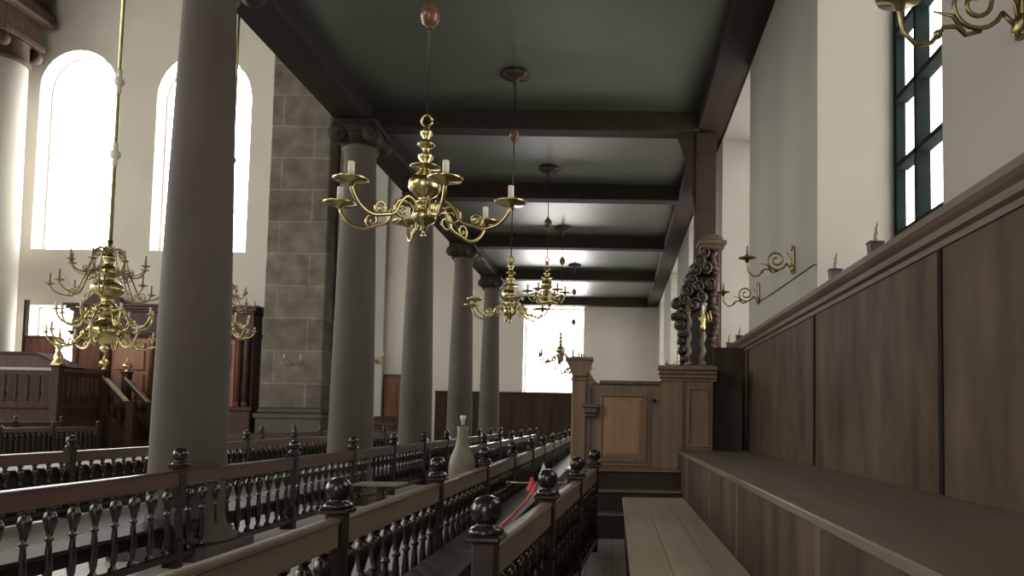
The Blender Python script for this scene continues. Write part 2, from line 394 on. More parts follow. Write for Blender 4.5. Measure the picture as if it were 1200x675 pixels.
def bench(label, x, y0, nb, L, rz=0, near=True, end=True, group=None, h=0, side=-1, sp=.28, rm='rail', solid=False):
    t = thing('baluster_bench', label, 'bench', (x, y0, 0), rz, group)
    n = max(3, round((L-.12)/sp))
    key = (L, rm)
    if key not in meshes:
        r = MB().box(-.04, .04, .06, L-.06, .89, BH-.02, .008).box(-.05, .05, .06, L-.06, BH-.03, BH-.018, .003).cambered(-.051, .051, .06, L-.06, BH-.018, BH).data('top_rail', M[rm])
        b = MB().box(-.045, .045, .06, L-.06, .10, .165, .006).data('base_rail', M[rm if rm == 'worn_rail' else 'bench'])
        meshes[key] = (r, b)
    r, b = meshes[key]
    for i in range(nb + (1 if end else 0)):
        p = put('post', post_me, t, (0, i*L, h)); put('finial', fin_me, p)
        if h: MB().box(-.05, .05, -.05, .05, -h, 0).build('post_foot', M['bench'], p)
    for i in range(nb):
        put('top_rail', r, t, (0, i*L, h)); put('base_rail', b, t, (0, i*L, h))
        for j in range(n):
            y = i*L + .06 + (L-.12)*(j+.5)/n
            put('baluster', bal if near else balf, t, (0, y, .165+h))
    mb = MB()
    xs = sorted((side*.075, side*.50)); W = nb*L
    mb.box(xs[0], xs[1], .0, W, .43+h, .465+h, .006); xa = sorted((side*.44, side*.47)); mb.box(xa[0], xa[1], .01, W-.01, .20+h, .43+h)
    mb.build('seat', M['bench'], t)
    for i in range(nb+1):
        yy = min(max(i*L, .03), W-.03)
        MB().prism([(side*.08, h), (side*.14, h), (side*.14, h+.2), (side*.38, h+.36), (side*.43, h+.43), (side*.08, h+.43)], yy-.02, yy+.02).build('seat_bracket', M['bench'], t)
    if solid:
        MB().box(-.12, -.07, .02, W-.02, .02+h, .82+h, .004).build('back_panel', M['bench'], t)
    return t

# row 3: a little askew, beside the platform
bench('short dark bench with big ball finials running nearest the aisle platform', -.63, 3.86, 3, 2.06, rz=-math.atan2(.38, 6.2), rm='worn_rail')
# row 2
bench('bench whose worn pale top rail leaves the picture at the bottom edge', -1.76, 1.42, 1, 3.40, rz=-.012, end=False, rm='worn_rail', side=1)
bench('pale-railed bench beside the vase-shaped stand, left of the short bench with red cord', -1.72, 4.84, 4, 2.63, rz=-.006, end=False, rm='worn_rail', side=1)
bench('farthest pale-railed bench left of the short one, level with the panelled enclosure', -1.65, 15.37, 6, 2.63, near=False, rm='worn_rail', side=1)
# row 1, in front of the columns
bench('dark bench with shiny top rail standing right beside the nearest column', -4.80, -.45, 4, 3.0, end=False)
bench('dark bench in the row along the columns, second from the camera', -4.80, 11.58, 3, 2.6, end=False)
bench('farthest bench in the row along the columns, passing the third and fourth ones', -4.78, 19.4, 5, 2.6, near=False)
# rows behind the columns
bench('bench just behind the nearest column with a white gleam on its rail', -8.72, .6, 6, 2.95, end=False, solid=True)
bench('bench behind the columns reaching toward the sandstone pier', -8.75, 18.35, 6, 2.75, near=False, solid=True)
# shorter rows further back
bench('bench in the far middle of the aisle with many small finials', -3.2, 16.5, 6, 2.5, near=False, solid=True)
bench('bench standing in front of the base of the sandstone pier', -11.8, 23.2, 4, 2.6, near=False)
bench('bench farthest back behind the columns, near the reddish door', -9.9, 28, 3, 2.6, near=False, solid=True)
bench('far nave bench with white shining rail below the balustraded platform', -22.0, 17.2, 6, 2.6, near=False, solid=True)
bench('tall-backed far nave bench closest to the balustraded platform', -23.4, 17.6, 6, 2.5, near=False, h=.19, solid=True)

# ------------------------------------------------------------------ right side: wall bench, panelling, platform
XP = 2.10
t = thing('aisle_platform', 'low worn wooden platform of broad pale boards beside the wall bench', 'platform', (0, 0, 0))
mb = MB()
for a, b in ((.13, .44), (.445, .755), (.76, 1.0)): mb.box(a, b, -2, 11.05, .555, .60, .004)
mb.build('boards', M['dais'], t)
MB().box(.16, 1.0, -2, 11.05, 0, .555).build('riser', M['panel_dark'], t)
t = thing('wall_bench', 'long dark oak bench box with broad flat seat along the panelled wall', 'bench', (0, 0, 0))
MB().box(1.0, XP-.01, -2, 12.4, 1.215, 1.25, .006).box(.98, 1.03, -2, 12.4, 1.20, 1.252, .008).build('seat', M['seat_oak'], t)
mb = MB().box(1.01, 1.06, -2, 12.4, 0, 1.21)
mb.build('front_panel', M['panel'], t)
for y in (-.5, 1.7, 3.8, 6.3, 8.1, 10.6): MB().box(1.002, 1.035, y-.05, y+.05, .6, 1.20, .004).build('stile', M['cap'], t)
t = thing('wainscot', 'tall dark oak wall panelling with heavy moulded cap behind the wall bench', 'wall panelling')
MB().box(XP, XW-.005, -3, 15.2, 1.25, 2.93).build('panel', M['panel'], t)
for y in (1.6, 4.93, 8.07, 12.1): MB().box(XP-.014, XP+.01, y-.028, y+.028, 1.255, 2.86, .003).build('stile', M['gap_black'], t)  # black strips painted in for the dark gaps between panels
prof = [(XP-.10, 3.05), (XW-.003, 3.05), (XW-.003, 2.93), (XP+.02, 2.93), (XP+.02, 2.84), (XP-.015, 2.84), (XP-.02, 2.88), (XP-.05, 2.90), (XP-.055, 2.945), (XP-.08, 2.97), (XP-.10, 3.0)]
MB().prism(prof, -3, 15.2).build('cap_moulding', M['cap'], t)
MB().box(1.58, XP+.01, 12.42, 12.48, 1.25, 2.9).build('gap_cover', M['panel_dark'], t)  # added board that closes off a bright gap beside the panelling

# candle holders standing on the cap
def cap_holder(y, label, s=1.0, x=2.08):
    t = thing('candle_box', label, 'candle holder', (x, y, 3.051), 0, None)
    MB().prism([(-.07*s, 0), (.07*s, 0), (.085*s, .15*s), (-.085*s, .15*s)], -.07*s, .07*s).box(-.095*s, .095*s, -.08*s, .08*s, .15*s, .175*s, .004).build('holder', M['carved'], t)
    mb = MB()
    pts = [(.004*math.sin(i*1.7)+.02*i/10, .006*math.cos(i*2.1), .17*s+.26*s*i/10) for i in range(11)]
    mb.tube(pts, [q*s for q in (.032, .026, .034, .024, .032, .022, .028, .02, .022, .012, .004)], 8)
    mb.build('candle', M['wax_dark'], t)
cap_holder(6.12, 'small dark box with a knobbly candle on the panelling cap, nearer one', .66)
cap_holder(7.25, 'small dark box with a knobbly candle on the panelling cap, by the white window jamb', .66)
cap_holder(12.9, 'tiny candle box on the panelling cap, nearer of the two by the carved canopy', .6)
cap_holder(14.1, 'tiny candle box on the panelling cap closest to the carved canopy', .6)

# wall sconces
def spiral(cx, cz, r0, r1, a0, turns, n=28):
    return [(cx+(r0+(r1-r0)*i/n)*math.cos(a0+turns*2*PI*i/n), 0, cz+(r0+(r1-r0)*i/n)*math.sin(a0+turns*2*PI*i/n)) for i in range(n+1)]
def sconce(loc, label, s=1.0, rz=0, m='brass_dark'):
    t = thing('wall_sconce', label, 'wall sconce', loc, rz, 'scrolled wall sconces')
    # wall at +x, arm reaches toward -x
    MB().box(-.03, -.002, -.035*s, .035*s, -.16*s, .17*s, .006).lathe([(.055*s, -.03), (.05*s, -.04), (.02*s, -.055)], 0, 0, 14, -.1*s, 'X').lathe([(.035*s, -.03), (.03*s, -.045), (.01*s, -.05)], 0, 0, 12, .15*s, 'X').build('wall_plate', M[m], t)
    mb = MB()
    mb.tube([(-.04*s, 0, -.10*s), (-.10*s, 0, -.04*s)] + spiral(-.22*s, 0, .13*s, .025*s, -.3, -1.75), .0115*s, 8)
    mb.tube([(-.10*s, 0, .10*s), (-.04*s, 0, .0*s), (-.03*s, 0, -.08*s)], .009*s, 6)
    mb.tube([(-.20*s, 0, -.13*s), (-.27*s, 0, -.15*s), (-.31*s, 0, -.11*s), (-.37*s, 0, -.115*s), (-.43*s, 0, -.19*s), (-.5*s, 0, -.20*s), (-.56*s, 0, -.14*s), (-.575*s, 0, -.05*s), (-.575*s, 0, .0)], .0115*s, 8)
    mb.tube([(-.27*s, 0, -.15*s), (-.33*s, 0, -.06*s), (-.42*s, 0, -.04*s)], [.01*s, .009*s, .004*s], 6)
    mb.ball((-.40*s, 0, -.15*s), .022*s, 8)
    mb.build('scroll_arm', M[m], t)
    MB().lathe([(.001, -.05*s), (.02*s, -.035*s), (.03*s, 0), (.105*s, .015*s), (.11*s, .025*s), (.03*s, .02*s), (.022*s, .06*s)], -.575*s, 0, 16).build('drip_pan', M[m], t)
    MB().lathe([(.014*s, .03*s), (.013*s, .15*s), (.004*s, .175*s), (.001, .18*s)], -.575*s, 0, 10).build('candle', M['wax_dark'], t)
    return t
sconce((XW, 9.20, 3.66), 'brass scroll sconce on the grey wall pier beside the second bright window jamb')
s2 = sconce((XW, 11.45, 3.62), 'brass scroll sconce farther along the same wall pier, half against the bright jamb', .95)
sconce((XW, 3.98, 3.95), 'scroll sconce cut off by the top right corner of the view', 1.15)
sconce((XW, 16.9, 3.62), 'small dim sconce on the pier behind the carved canopy', .9)
sconce((XW, 24.5, 3.5), 'tiny dim sconce far down the wall near its end', .9)
mb = MB().tube([(x-XW, y-11.45, z-3.62) for x, y, z in ((2.12, 11.4, 3.50), (2.13, 10.4, 3.46), (2.14, 9.3, 3.44), (2.14, 8.3, 3.42), (2.14, 8.17, 3.40))], .006, 6)
mb.build('cable', M['iron'], s2)

# ------------------------------------------------------------------ enclosure with steps
Y1 = 11.75
t = thing('steps', 'three dark wooden steps with worn pale nosings rising to the enclosure', 'steps', (0, 0, 0))
for i, (yf, zt) in enumerate(((11.08, .36), (11.35, .67), (11.58, .96))):
    MB().box(-.46 if i < 2 else -.70, 1.0, yf+.02, (Y1-.02 if i < 2 else Y1+2.0), (0, .36, .0)[i] if i < 2 else .0, zt-.035, .003).build('riser', M['panel_dark'], t)
    MB().box(-.47 if i < 2 else -.72, 1.005, yf-.02, (Y1-.015 if i < 2 else Y1+2.0), zt-.035, zt, .008).build('tread', M['seat_oak'], t)
t = thing('panelled_enclosure', 'honey brown oak enclosure with raised door panel and corner post', 'pew enclosure', (0, Y1, 0))
Z0 = .962
MB().box(-.66, .70, .02, .10, Z0, 2.24).build('front_board', M['frame_oak'], t)
MB().box(-.62, -.56, .1, 1.9, Z0, 2.2).build('side_board', M['frame_oak'], t)
# post
mb = MB().box(-.66, -.44, -.02, .2, Z0, 2.36, .01)
mb.prism([(-.66, 2.36), (-.44, 2.36), (-.40, 2.48), (-.36, 2.56), (-.36, 2.60), (-.74, 2.60), (-.74, 2.56), (-.70, 2.48)], -.06, .24)
mb.box(-.68, -.42, -.05, .23, 2.29, 2.33, .01).box(-.76, -.34, -.09, .27, 2.60, 2.65, .01)
mb.build('corner_post', M['frame_oak'], t)
# curved shoulder + ledge
sh_ = [(-.44, 2.24)] + [(-.44+.22*(i/8), 2.50-.25*math.sin(PI/2*i/8)) for i in range(9)] + [(-.20, 2.24)]
MB().prism(sh_, .0, .10).build('curved_shoulder', M['frame_oak'], t)
MB().box(-.24, .70, -.03, .14, 2.24, 2.30, .012).build('ledge', M['cap'], t)
# door
d = MB().box(-.30, .55, -.012, .02, 1.0, 2.14, .004).build('door', M['frame_oak'], t)
def ring(x0, x1, z0, z1, w, y0, y1):
    return MB().box(x0, x1, y0, y1, z0, z0+w, .006).box(x0, x1, y0, y1, z1-w, z1, .006).box(x0, x0+w, y0, y1, z0+w, z1-w, .006).box(x1-w, x1, y0, y1, z0+w, z1-w, .006)
ring(-.235, .50, 1.06, 2.11, .05, -.04, -.01).build('moulding', M['frame_oak'], d)
vs = [(-.17, -.015, 1.13), (.435, -.015, 1.13), (.435, -.015, 2.04), (-.17, -.015, 2.04), (-.11, -.035, 1.19), (.375, -.035, 1.19), (.375, -.035, 1.98), (-.11, -.035, 1.98)]
MB().add(vs, [(0, 1, 5, 4), (1, 2, 6, 5), (2, 3, 7, 6), (3, 0, 4, 7), (4, 5, 6, 7)]).build('raised_panel', M['door_oak'], d)
MB().lathe([(.02, 0), (.022, -.02), (.035, -.035), (.03, -.06), (.001, -.07)], .60, 0, 14, 2.0, 'Y').build('knob', M['turned'], t)
MB().box(-.40, -.36, -.02, .02, 1.0, 2.2, .004).build('stile', M['cap'], t)
o = MB().box(-.50, -.24, -.20, -.02, 1.88, 1.93, .006).box(-.48, -.26, -.18, -.02, 1.80, 1.88, .01).box(-.46, -.28, -.12, -.02, 1.74, 1.80, .01)
o = o.build('small_bracket_shelf', M['cap'], t); 
# right block with cornice
MB().box(.70, .98, .0, .12, Z0, 2.30, .004).box(.98, 1.50, .0, .12, 1.257, 2.30, .004).build('right_board', M['frame_oak'], t)
MB().box(1.02, 1.06, -.03, .01, 1.255, 2.30, .004).build('pilaster_edge', M['cap'], t)
ring(1.09, 1.45, 1.30, 2.24, .06, -.025, .0).build('recess_moulding', M['frame_oak'], t)
prof = [(.70, 2.36)]
mb = MB()
for dz, e, hh in ((2.30, .0, .05), (2.35, .03, .06), (2.41, .06, .06), (2.47, .10, .07)):
    mb.box(.70-e*.6, 1.56, -.02-e, .30, dz, dz+hh, .012)
mb.build('cornice', M['frame_oak'], t)
MB().box(1.50, 1.99, .25, .33, 1.26, 2.5).build('shade_board', M['panel_dark'], t)  # dark board put in for the shadow beside the cornice block

# carved canopy on the wall behind the enclosure, with the timber post above it
t = thing('carved_canopy', 'dark carved baroque canopy with pale twisted columns rising above the enclosure', 'carved canopy', (-.04, 14.0, 0))
MB().box(1.0, 2.02, -.3, .35, 2.3, 2.62, .02).box(.96, 2.06, -.34, .37, 2.62, 2.70, .01).build('plinth', M['carved'], t)
for x in (1.36, 1.62):
    mb = MB(); pts = [(x+.018*math.cos(i*.9), -.1+.018*math.sin(i*.9), 2.70+1.0*i/26) for i in range(27)]
    mb.tube(pts, .048, 10); mb.lathe([(.07, 3.70), (.05, 3.73), (.075, 3.82), (.08, 3.85)], x, -.1, 12); mb.lathe([(.07, 2.70), (.07, 2.74), (.05, 2.78)], x, -.1, 12)
    mb.build('twisted_column', M['vase'], t)
MB().prism([(1.22, 2.7), (1.98, 2.7), (1.98, 4.86), (1.60, 4.86), (1.45, 4.5), (1.32, 4.1), (1.22, 3.7)], .1, .3).build('back_board', M['carved'], t)
# scrolled carved side masses
def scrolls(pts, y, r):
    mb = MB()
    for i, (x, z, rr) in enumerate(pts):
        mb.lathe([(.02, -.16), (rr*.7, -.15), (rr, -.08), (rr*.85, 0), (rr, .08), (rr*.7, .15), (.02, .16)], x, y, 14, z, 'Y')
        mb.tube([(a[0]+x, y-.17, a[2]+z) for a in spiral(0, 0, rr*.9, rr*.15, i, 1.3, 16)], rr*.16, 6)
    return mb
scrolls([(1.27, 2.82, .07), (1.24, 2.98, .08), (1.22, 3.15, .07), (1.25, 3.3, .09), (1.20, 3.45, .10), (1.10, 3.6, .07), (1.22, 3.62, .12), (1.14, 3.84, .10), (1.28, 3.9, .13), (1.34, 4.08, .13), (1.40, 4.28, .13), (1.47, 4.46, .12), (1.5, 4.15, .13), (1.45, 3.82, .13), (1.6, 3.95, .12), (1.56, 4.62, .12), (1.64, 4.78, .11), (1.66, 4.5, .13), (1.72, 4.2, .12)], -.02, .1).build('carved_scrollwork', M['carved'], t)
mb = MB()
for i in range(17):
    z = 2.76+i*.12; mb.tube([(1.83+.05*math.sin(a+i), -.08, z+a*.03) for a in (0, 1, 2, 3, 4)], [.03, .05, .055, .045, .02], 7)
mb.box(1.80, 1.94, .0, .12, 2.7, 4.86, .01); mb.ball((1.84, -.06, 4.2), .09, 10, 2.0)
mb.build('carved_border', M['ark_dark'], t)
mb = MB().box(1.56, 2.0, -.16, .3, 4.86, 4.93, .01).box(1.52, 2.04, -.20, .3, 4.93, 5.0, .01).box(1.60, 1.98, -.14, .3, 5.0, 5.08, .02).box(1.66, 1.92, -.1, .3, 5.08, 5.12, .01)
mb.build('crown_cornice', M['cap'], t)
mb = MB(); 
for k in range(5): mb.tube([(1.6+.1*k*.2, -.25-.01*k, 3.55+.0*k), (1.56+.05*k, -.3, 3.48), (1.52+.05*k, -.33, 3.55+.03*k)], .012, 6)
mb.lathe([(.02, 3.3), (.05, 3.38), (.03, 3.46), (.06, 3.52), (.05, 3.56)], 1.60, -.28, 12); mb.tube([(1.60, -.05, 3.36), (1.60, -.28, 3.34)], .014, 6)
mb.build('candle_bracket', M['gold'], t)
MB().lathe([(.022, 3.55), (.02, 3.76), (.004, 3.79)], 1.60, -.28, 10).build('candle', M['candle'], t)
t = thing('timber_wall_post', 'dark timber post with curved bracket under the gallery beam', 'post', (0, 15.2, 0))
MB().box(1.55, 1.96, -.1, .25, 4.4, 7.49, .01).build('post', M['beam'], t)
MB().prism([(1.55, 7.49), (1.20, 7.49), (1.24, 7.35), (1.33, 7.1), (1.44, 6.6), (1.55, 5.9)], -.05, .2).build('curved_bracket', M['beam'], t)

# ------------------------------------------------------------------ chandeliers
def arm_obj(t, R, z0, dip, r=.017, seg=8, pan=.155, m='brass', ch=.12, cm='candle', n=1, curl=True, far=False):
    """one arm reaching along +x; z=0 is the drip pan"""
    pts = [(.07, 0, z0), (.13*R/.83, 0, z0+.10), (.22*R/.83, 0, z0+.12), (.30*R/.83, 0, z0+.03), (.36*R/.83, 0, z0-.07), (.48*R/.83, 0, -dip-.01), (.6*R/.83, 0, -dip-.035), (.72*R/.83, 0, -dip+.01), (.80*R/.83, 0, -dip*.5), (R, 0, -.02)]
    # smooth by Catmull-Rom
    P = [Vector(p) for p in pts]; Q = []
    for i in range(len(P)-1):
        a, b, c, d = P[max(i-1, 0)], P[i], P[i+1], P[min(i+2, len(P)-1)]
        for s in range(3 if far else 4):
            u = s/(3 if far else 4); Q.append(.5*((2*b)+(c-a)*u+(2*a-5*b+4*c-d)*u*u+(3*b-a-3*c+d)*u**3))
    Q.append(P[-1])
    mb = MB().tube(Q, r, seg)
    if curl:
        mb.tube([(a[0], 0, a[2]) for a in spiral(.27*R/.83, z0-.02, .105*R/.83, .02, 2.6, -1.4, 16)], r*.8, 6)
        mb.tube([(a[0], 0, a[2]) for a in spiral(.50*R/.83, -dip+.045, .075*R/.83, .015, -1.2, 1.3, 14)], r*.7, 6)
    a = mb.build('arm', M[m], t)
    MB().lathe([(.012, -.05), (.03, -.03), (.035, -.012), (pan*.9, 0), (pan, .018), (pan*.93, .02), (.03, .008), (.024, .05), (.03, .055), (.022, .06)], R, 0, 18 if not far else 12).build('drip_pan', M[m], a)
    cr = .028 if cm == 'candle' else .02
    MB().lathe([(cr, .05), (cr, .05+ch), (.004, .056+ch), (.001, .06+ch)], R, 0, 10).build('candle', M[cm], a)
    return a
stem_prof = [(.001, -.33), (.025, -.32), (.03, -.295), (.012, -.28), (.02, -.26), (.035, -.245), (.03, -.22), (.05, -.2), (.10, -.17), (.12, -.12), (.10, -.07), (.05, -.04), (.045, -.02), (.08, 0), (.085, .02), (.05, .04), (.07, .06), (.125, .10), (.155, .155), (.15, .21), (.11, .27), (.055, .32), (.05, .335), (.14, .35), (.145, .36), (.05, .375), (.04, .40), (.07, .44), (.075, .47), (.045, .50), (.03, .52), (.05, .545), (.085, .57), (.085, .58), (.04, .60), (.032, .64), (.055, .67), (.06, .70), (.035, .73), (.025, .76), (.001, .77)]
def chandelier(loc, label, n=6, a0=-64, ztop=7.9, balls=(1.85, 3.07), s=1.0, far=False, R=.83, canopy=True):
    x, y, z = loc
    t = thing('brass_chandelier', label, 'chandelier', loc, 0, 'brass chandeliers hanging under the gallery')
    MB().lathe(stem_prof, seg=16 if far else 28).build('stem', M['brass'], t)
    mb = MB(); mb.tube([(.05*math.cos(i*PI/8), 0, .81+.055*math.sin(i*PI/8)) for i in range(17)], .013, 6)
    mb.build('hanging_ring', M['brass'], t)
    MB().tube([(0, 0, .85), (0, 0, (ztop-z)-.02)], .011, 6).build('rod', M['iron'], t)
    for b in balls:
        if z+b < ztop: MB().ball((0, 0, b), .095, 14, 1.25).lathe([(.03, b-.14), (.02, b), (.03, b+.14)]).build('rod_ball', M['copper'], t)
    if canopy:
        mb = MB().lathe([(.02, -.28), (.05, -.24), (.03, -.2), (.06, -.12), (.20, -.08), (.26, -.03), (.24, -.002)], 0, 0, 20, ztop-z)
        for i in range(8): mb.ball((.22*math.cos(i*PI/4), .22*math.sin(i*PI/4), ztop-z-.045), .05, 8, .6)
        mb.build('ceiling_rose', M['carved'], t)
    a = arm_obj(t, R, -.10, .20, far=far, r=.017 if y < 20 else .024, m='brass' if y < 20 else 'brass_dark')  # far arms in darker brass, a painted silhouette against the bright window
    a.rotation_euler = (0, 0, math.radians(a0))
    for i in range(1, n): copy_part(a, t, None, math.radians(a0+i*360/n))
    return t
XC = -1.77
chandelier((-1.84, 7.2, 3.72), 'large brass chandelier nearest the camera under the gallery ceiling')
chandelier((-1.88, 13.5, 3.70), 'brass chandelier hanging second from the camera under the gallery', a0=-75, R=.74)
chandelier((-1.72, 18.7, 4.80), 'smaller brass chandelier hung higher, just right behind the second one', a0=-50, R=.46, far=True, balls=(1.72,))
chandelier((XC, 24.6, 3.73), 'dim chandelier hanging before the bright end window, left above the corner post', a0=-80, far=True, R=.74)
chandelier((-1.70, 30.6, 3.73), 'small dark far chandelier seen right above the corner post', a0=-70, far=True, R=.74)

def nave_chandelier(loc, label, s=1.0, ztop=24, far=False):
    t = thing('nave_chandelier', label, 'chandelier', loc, 0, 'large tiered brass chandeliers in the nave')
    prof = [(.001, -1.45), (.05, -1.42), (.08, -1.34), (.04, -1.28), (.12, -1.2), (.27, -1.05), (.30, -.92), (.24, -.76), (.10, -.66), (.13, -.6), (.20, -.5), (.22, -.4), (.14, -.28), (.08, -.22), (.12, -.12), (.26, 0), (.28, .12), (.20, .22), (.09, .28), (.12, .36), (.17, .46), (.16, .56), (.08, .64), (.06, .72), (.12, .8), (.12, .86), (.05, .92), (.05, 1.0), (.09, 1.06), (.04, 1.12), (.05, 1.25), (.001, 1.27)]
    MB().lathe([(r*s*1.3, h*s) for r, h in prof], seg=24).build('stem', M['brass'], t)
    MB().tube([(0, 0, 1.25*s), (0, 0, ztop-loc[2]-.02)], .042, 8).build('rod', M['brass'], t)
    for b in (3.35, 5.15):
        MB().ball((0, 0, b), .12, 14, 1.0).lathe([(.05, b-.3), (.06, b-.16), (.03, b), (.06, b+.16), (.05, b+.3)]).build('rod_ball', M['candle'], t)
    for (zp, R, n, a0, z0) in ((.66*s, .80*s, 8, 10, .28), (.10*s, 1.14*s, 8, 25, .28), (-.52*s, 1.0*s, 8, 5, .05), (-1.02*s, 1.18*s, 8, 20, .0)):
        h = put('arm_tier', None, t, (0, 0, zp))
        a = arm_obj(t, R, z0*s, (.20 if zp > 0 else .27)*s, r=(.018 if zp > 0 else .026)*s, pan=.10*s, m='brass_dark' if zp > 0 else 'brass', ch=.20*s if zp > 0 else .13*s, cm='wax_dark' if zp > 0 else 'candle', curl=True, far=True)  # upper arms and candles coloured dark as painted silhouettes
        a.location = (0, 0, zp); a.rotation_euler = (0, 0, math.radians(a0))
        for i in range(1, n): copy_part(a, t, (0, 0, zp), math.radians(a0+i*360/n))
        bpy.data.objects.remove(h)
    return t
nave_chandelier((-12.15, 18.2, 4.55), 'big tiered brass chandelier hanging in front of the red-brown ark')
nave_chandelier((-13.4, 26.2, 5.35), 'nave chandelier half hidden behind the nearest column, before the sandstone pier', .78)

# sconces on the sandstone pier and beyond
def pier_sconce(loc, label, s):
    t = thing('pier_sconce', label, 'wall sconce', loc, 0, None)
    MB().lathe([(.10*s, 0), (.08*s, -.05), (.03*s, -.08)], 0, 0, 12, 0, 'Y').build('wall_plate', M['brass_dark'], t)
    mb = MB()
    for sx in (-1, 1):
        mb.tube([(0, -.08, 0), (sx*.1*s, -.2*s, -.12*s), (sx*.3*s, -.3*s, -.16*s), (sx*.42*s, -.34*s, -.02*s), (sx*.42*s, -.34*s, .12*s)], .022*s, 6)
        mb.tube([(a[0]*1+sx*.2*s, -.25*s, a[2]) for a in spiral(0, .02, .16*s, .04*s, 0, 1.2, 14)], .018*s, 6)
        mb.lathe([(.02, .12*s), (.1*s, .14*s), (.1*s, .16*s), (.02, .16*s)], sx*.42*s, -.34*s, 10)
    mb.build('arms', M['brass_dark'], t)
    mb = MB()
    for sx in (-1, 1): MB().lathe([(.025*s, .16*s), (.022*s, .42*s), (.003, .45*s)], sx*.42*s, -.34*s, 8).build('candle', M['candle'], t)
pier_sconce((-15.85, 37.89, 4.25), 'pale double sconce on the sandstone pier', .95)
pier_sconce((-12.2, 39.04, 4.5), 'double sconce on the white wall between second and third columns', 1.1)

# ------------------------------------------------------------------ ark (left distance)
AX0, AX1, AY = -27.4, -18.25, 38.3
t = thing('wooden_ark', 'huge red-brown wooden ark with dark cornice on the far wall', 'ark', (0, AY, 0))
MB().box(AX0, AX1, .3, YE-AY-.01, 0, 6.9).build('body', M['ark_dark'], t)
mb = MB()
for z, e, h in ((5.55, .05, .1), (5.65, .12, .12), (6.75, .08, .12), (6.87, .2, .14), (7.01, .3, .12)): mb.box(AX0-e, AX1+e, .3-e-.15, YE-AY-.01, z, z+h, .02)
mb.box(AX0+.02, AX1-.02, .2, .32, 5.7, 6.8)
mb.build('cornice', M['ark_dark'], t)
MB().box(AX0-.2, AX1+.2, -.25, .8, 0, 1.85, .03).box(AX0-.3, AX1+.3, -.33, .9, 1.85, 2.05, .03).build('plinth', M['ark_dark'], t)
for x0, x1, m in ((AX0+.1, -25.6, 'ark'), (-25.3, -23.4, 'ark_light'), (-23.1, -21.6, 'ark'), (-21.4, -19.9, 'ark'), (-20.0, -19.1, 'ark_light')):
    mb = MB().box(x0, x1, .15, .32, 2.06, 5.4, .03).box(x0+.2, x1-.2, .06, .16, 2.35, 3.6, .04).box(x0+.2, x1-.2, .06, .16, 3.8, 5.2, .04)
    mb.build('door_panel', M[m], t)
for x in (-27.0, -25.45, -23.25, -21.5, -18.9, -18.5):
    MB().box(x-.14, x+.14, .0, .3, 2.06, 2.3, .02).lathe([(.13, 2.3), (.12, 4.9), (.11, 5.3), (.16, 5.4), (.17, 5.54)], x, .1, 14).build('pilaster', M['ark_dark'] if x > -18.7 else M['ark'], t)
mb = MB().prism([(-26.9, 7.12), (-24.9, 7.12), (-25.1, 7.5), (-25.6, 7.62), (-26.0, 7.9), (-26.4, 7.6)], .1, .5)
mb.build('carved_crest', M['ark_dark'], t)
t = thing('side_screen', 'lower red-brown wooden screen left of the ark under the white window', 'screen', (0, 37.9, 0))
MB().box(-29.3, -27.8, .0, .15, 0, 5.3, .02).build('boards', M['ark'], t)
MB().box(-29.35, -27.8, -.05, .2, 5.3, 5.42, .02).build('top_rail', M['ark_dark'], t)
MB().box(-29.38, -29.26, -.06, .2, 0, 7.2, .02).build('post', M['bimah'], t)

# ------------------------------------------------------------------ balustraded platform (left distance)
BX, BY = -23.9, 32.9
t = thing('reading_platform', 'dark balustraded wooden reading platform in front of the ark', 'platform', (0, 0, 0))
ZT = 3.55; ZB = 1.9
MB().box(-36, BX, BY, BY+3.0, 0, ZB-.1, .02).box(-36, BX+.1, BY-.1, BY+3.1, ZB-.1, ZB, .02).build('base', M['bimah'], t)
def brun(p0, p1, zt0, zt1, n):
    p0 = Vector(p0); p1 = Vector(p1); d = (p1-p0); L = d.length; a = math.atan2(d.y, d.x)
    sl = (zt1-zt0)
    vs = lambda z0, z1, w, o=0: [tuple((p0 + d*(q))[:2]) for q in (0, 1)]
    ux, uy = d.x/L, d.y/L; nx, ny = -uy, ux
    def slab(w, lo, hi, m, name):
        v = []
        for q, zt in ((0, zt0), (1, zt1)):
            for s in (-1, 1):
                for z in (lo, hi): v.append((p0.x+d.x*q+nx*w*s, p0.y+d.y*q+ny*w*s, zt+z))
        MB().add(v, [(0, 1, 3, 2), (4, 6, 7, 5), (0, 4, 5, 1), (2, 3, 7, 6), (1, 5, 7, 3), (0, 2, 6, 4)]).build(name, m, t)
    slab(.13, -.12, 0, M['rail'] if sl == 0 else M['dais'], 'hand_rail'); slab(.09, -.32, -.12, M['bimah'], 'frieze'); slab(.09, -1.65, -1.45, M['bimah'], 'bottom_rail')
    for i in range(n):
        q = (i+.5)/n; zt = zt0+sl*q
        MB().lathe([(.05, -1.45), (.03, -1.35), (.07, -1.2), (.075, -1.1), (.04, -.9), (.03, -.85), (.05, -.83), (.04, -.7), (.06, -.5), (.04, -.38), (.06, -.32)], p0.x+d.x*q, p0.y+d.y*q, 8, zt).build('baluster', M['bimah'], t)
def bpost(x, y, zt):
    MB().box(x-.17, x+.17, y-.17, y+.17, 0, zt+.04, .02).box(x-.22, x+.22, y-.22, y+.22, zt+.04, zt+.12, .02).build('newel_post', M['bimah'], t)
brun((BX-.05, BY+.05, 0), (BX-8, BY+.05, 0), ZT, ZT, 16)
brun((BX-.05, BY+.05, 0), (BX-.05, BY+2.9, 0), ZT, ZT, 9)
brun((BX-.0, BY+2.9, 0), (BX+1.35, BY+2.9, 0), ZT-.1, ZT-1.45, 4)
brun((BX-.0, BY+4.6, 0), (BX+1.35, BY+4.6, 0), ZT-.1, ZT-1.45, 4)
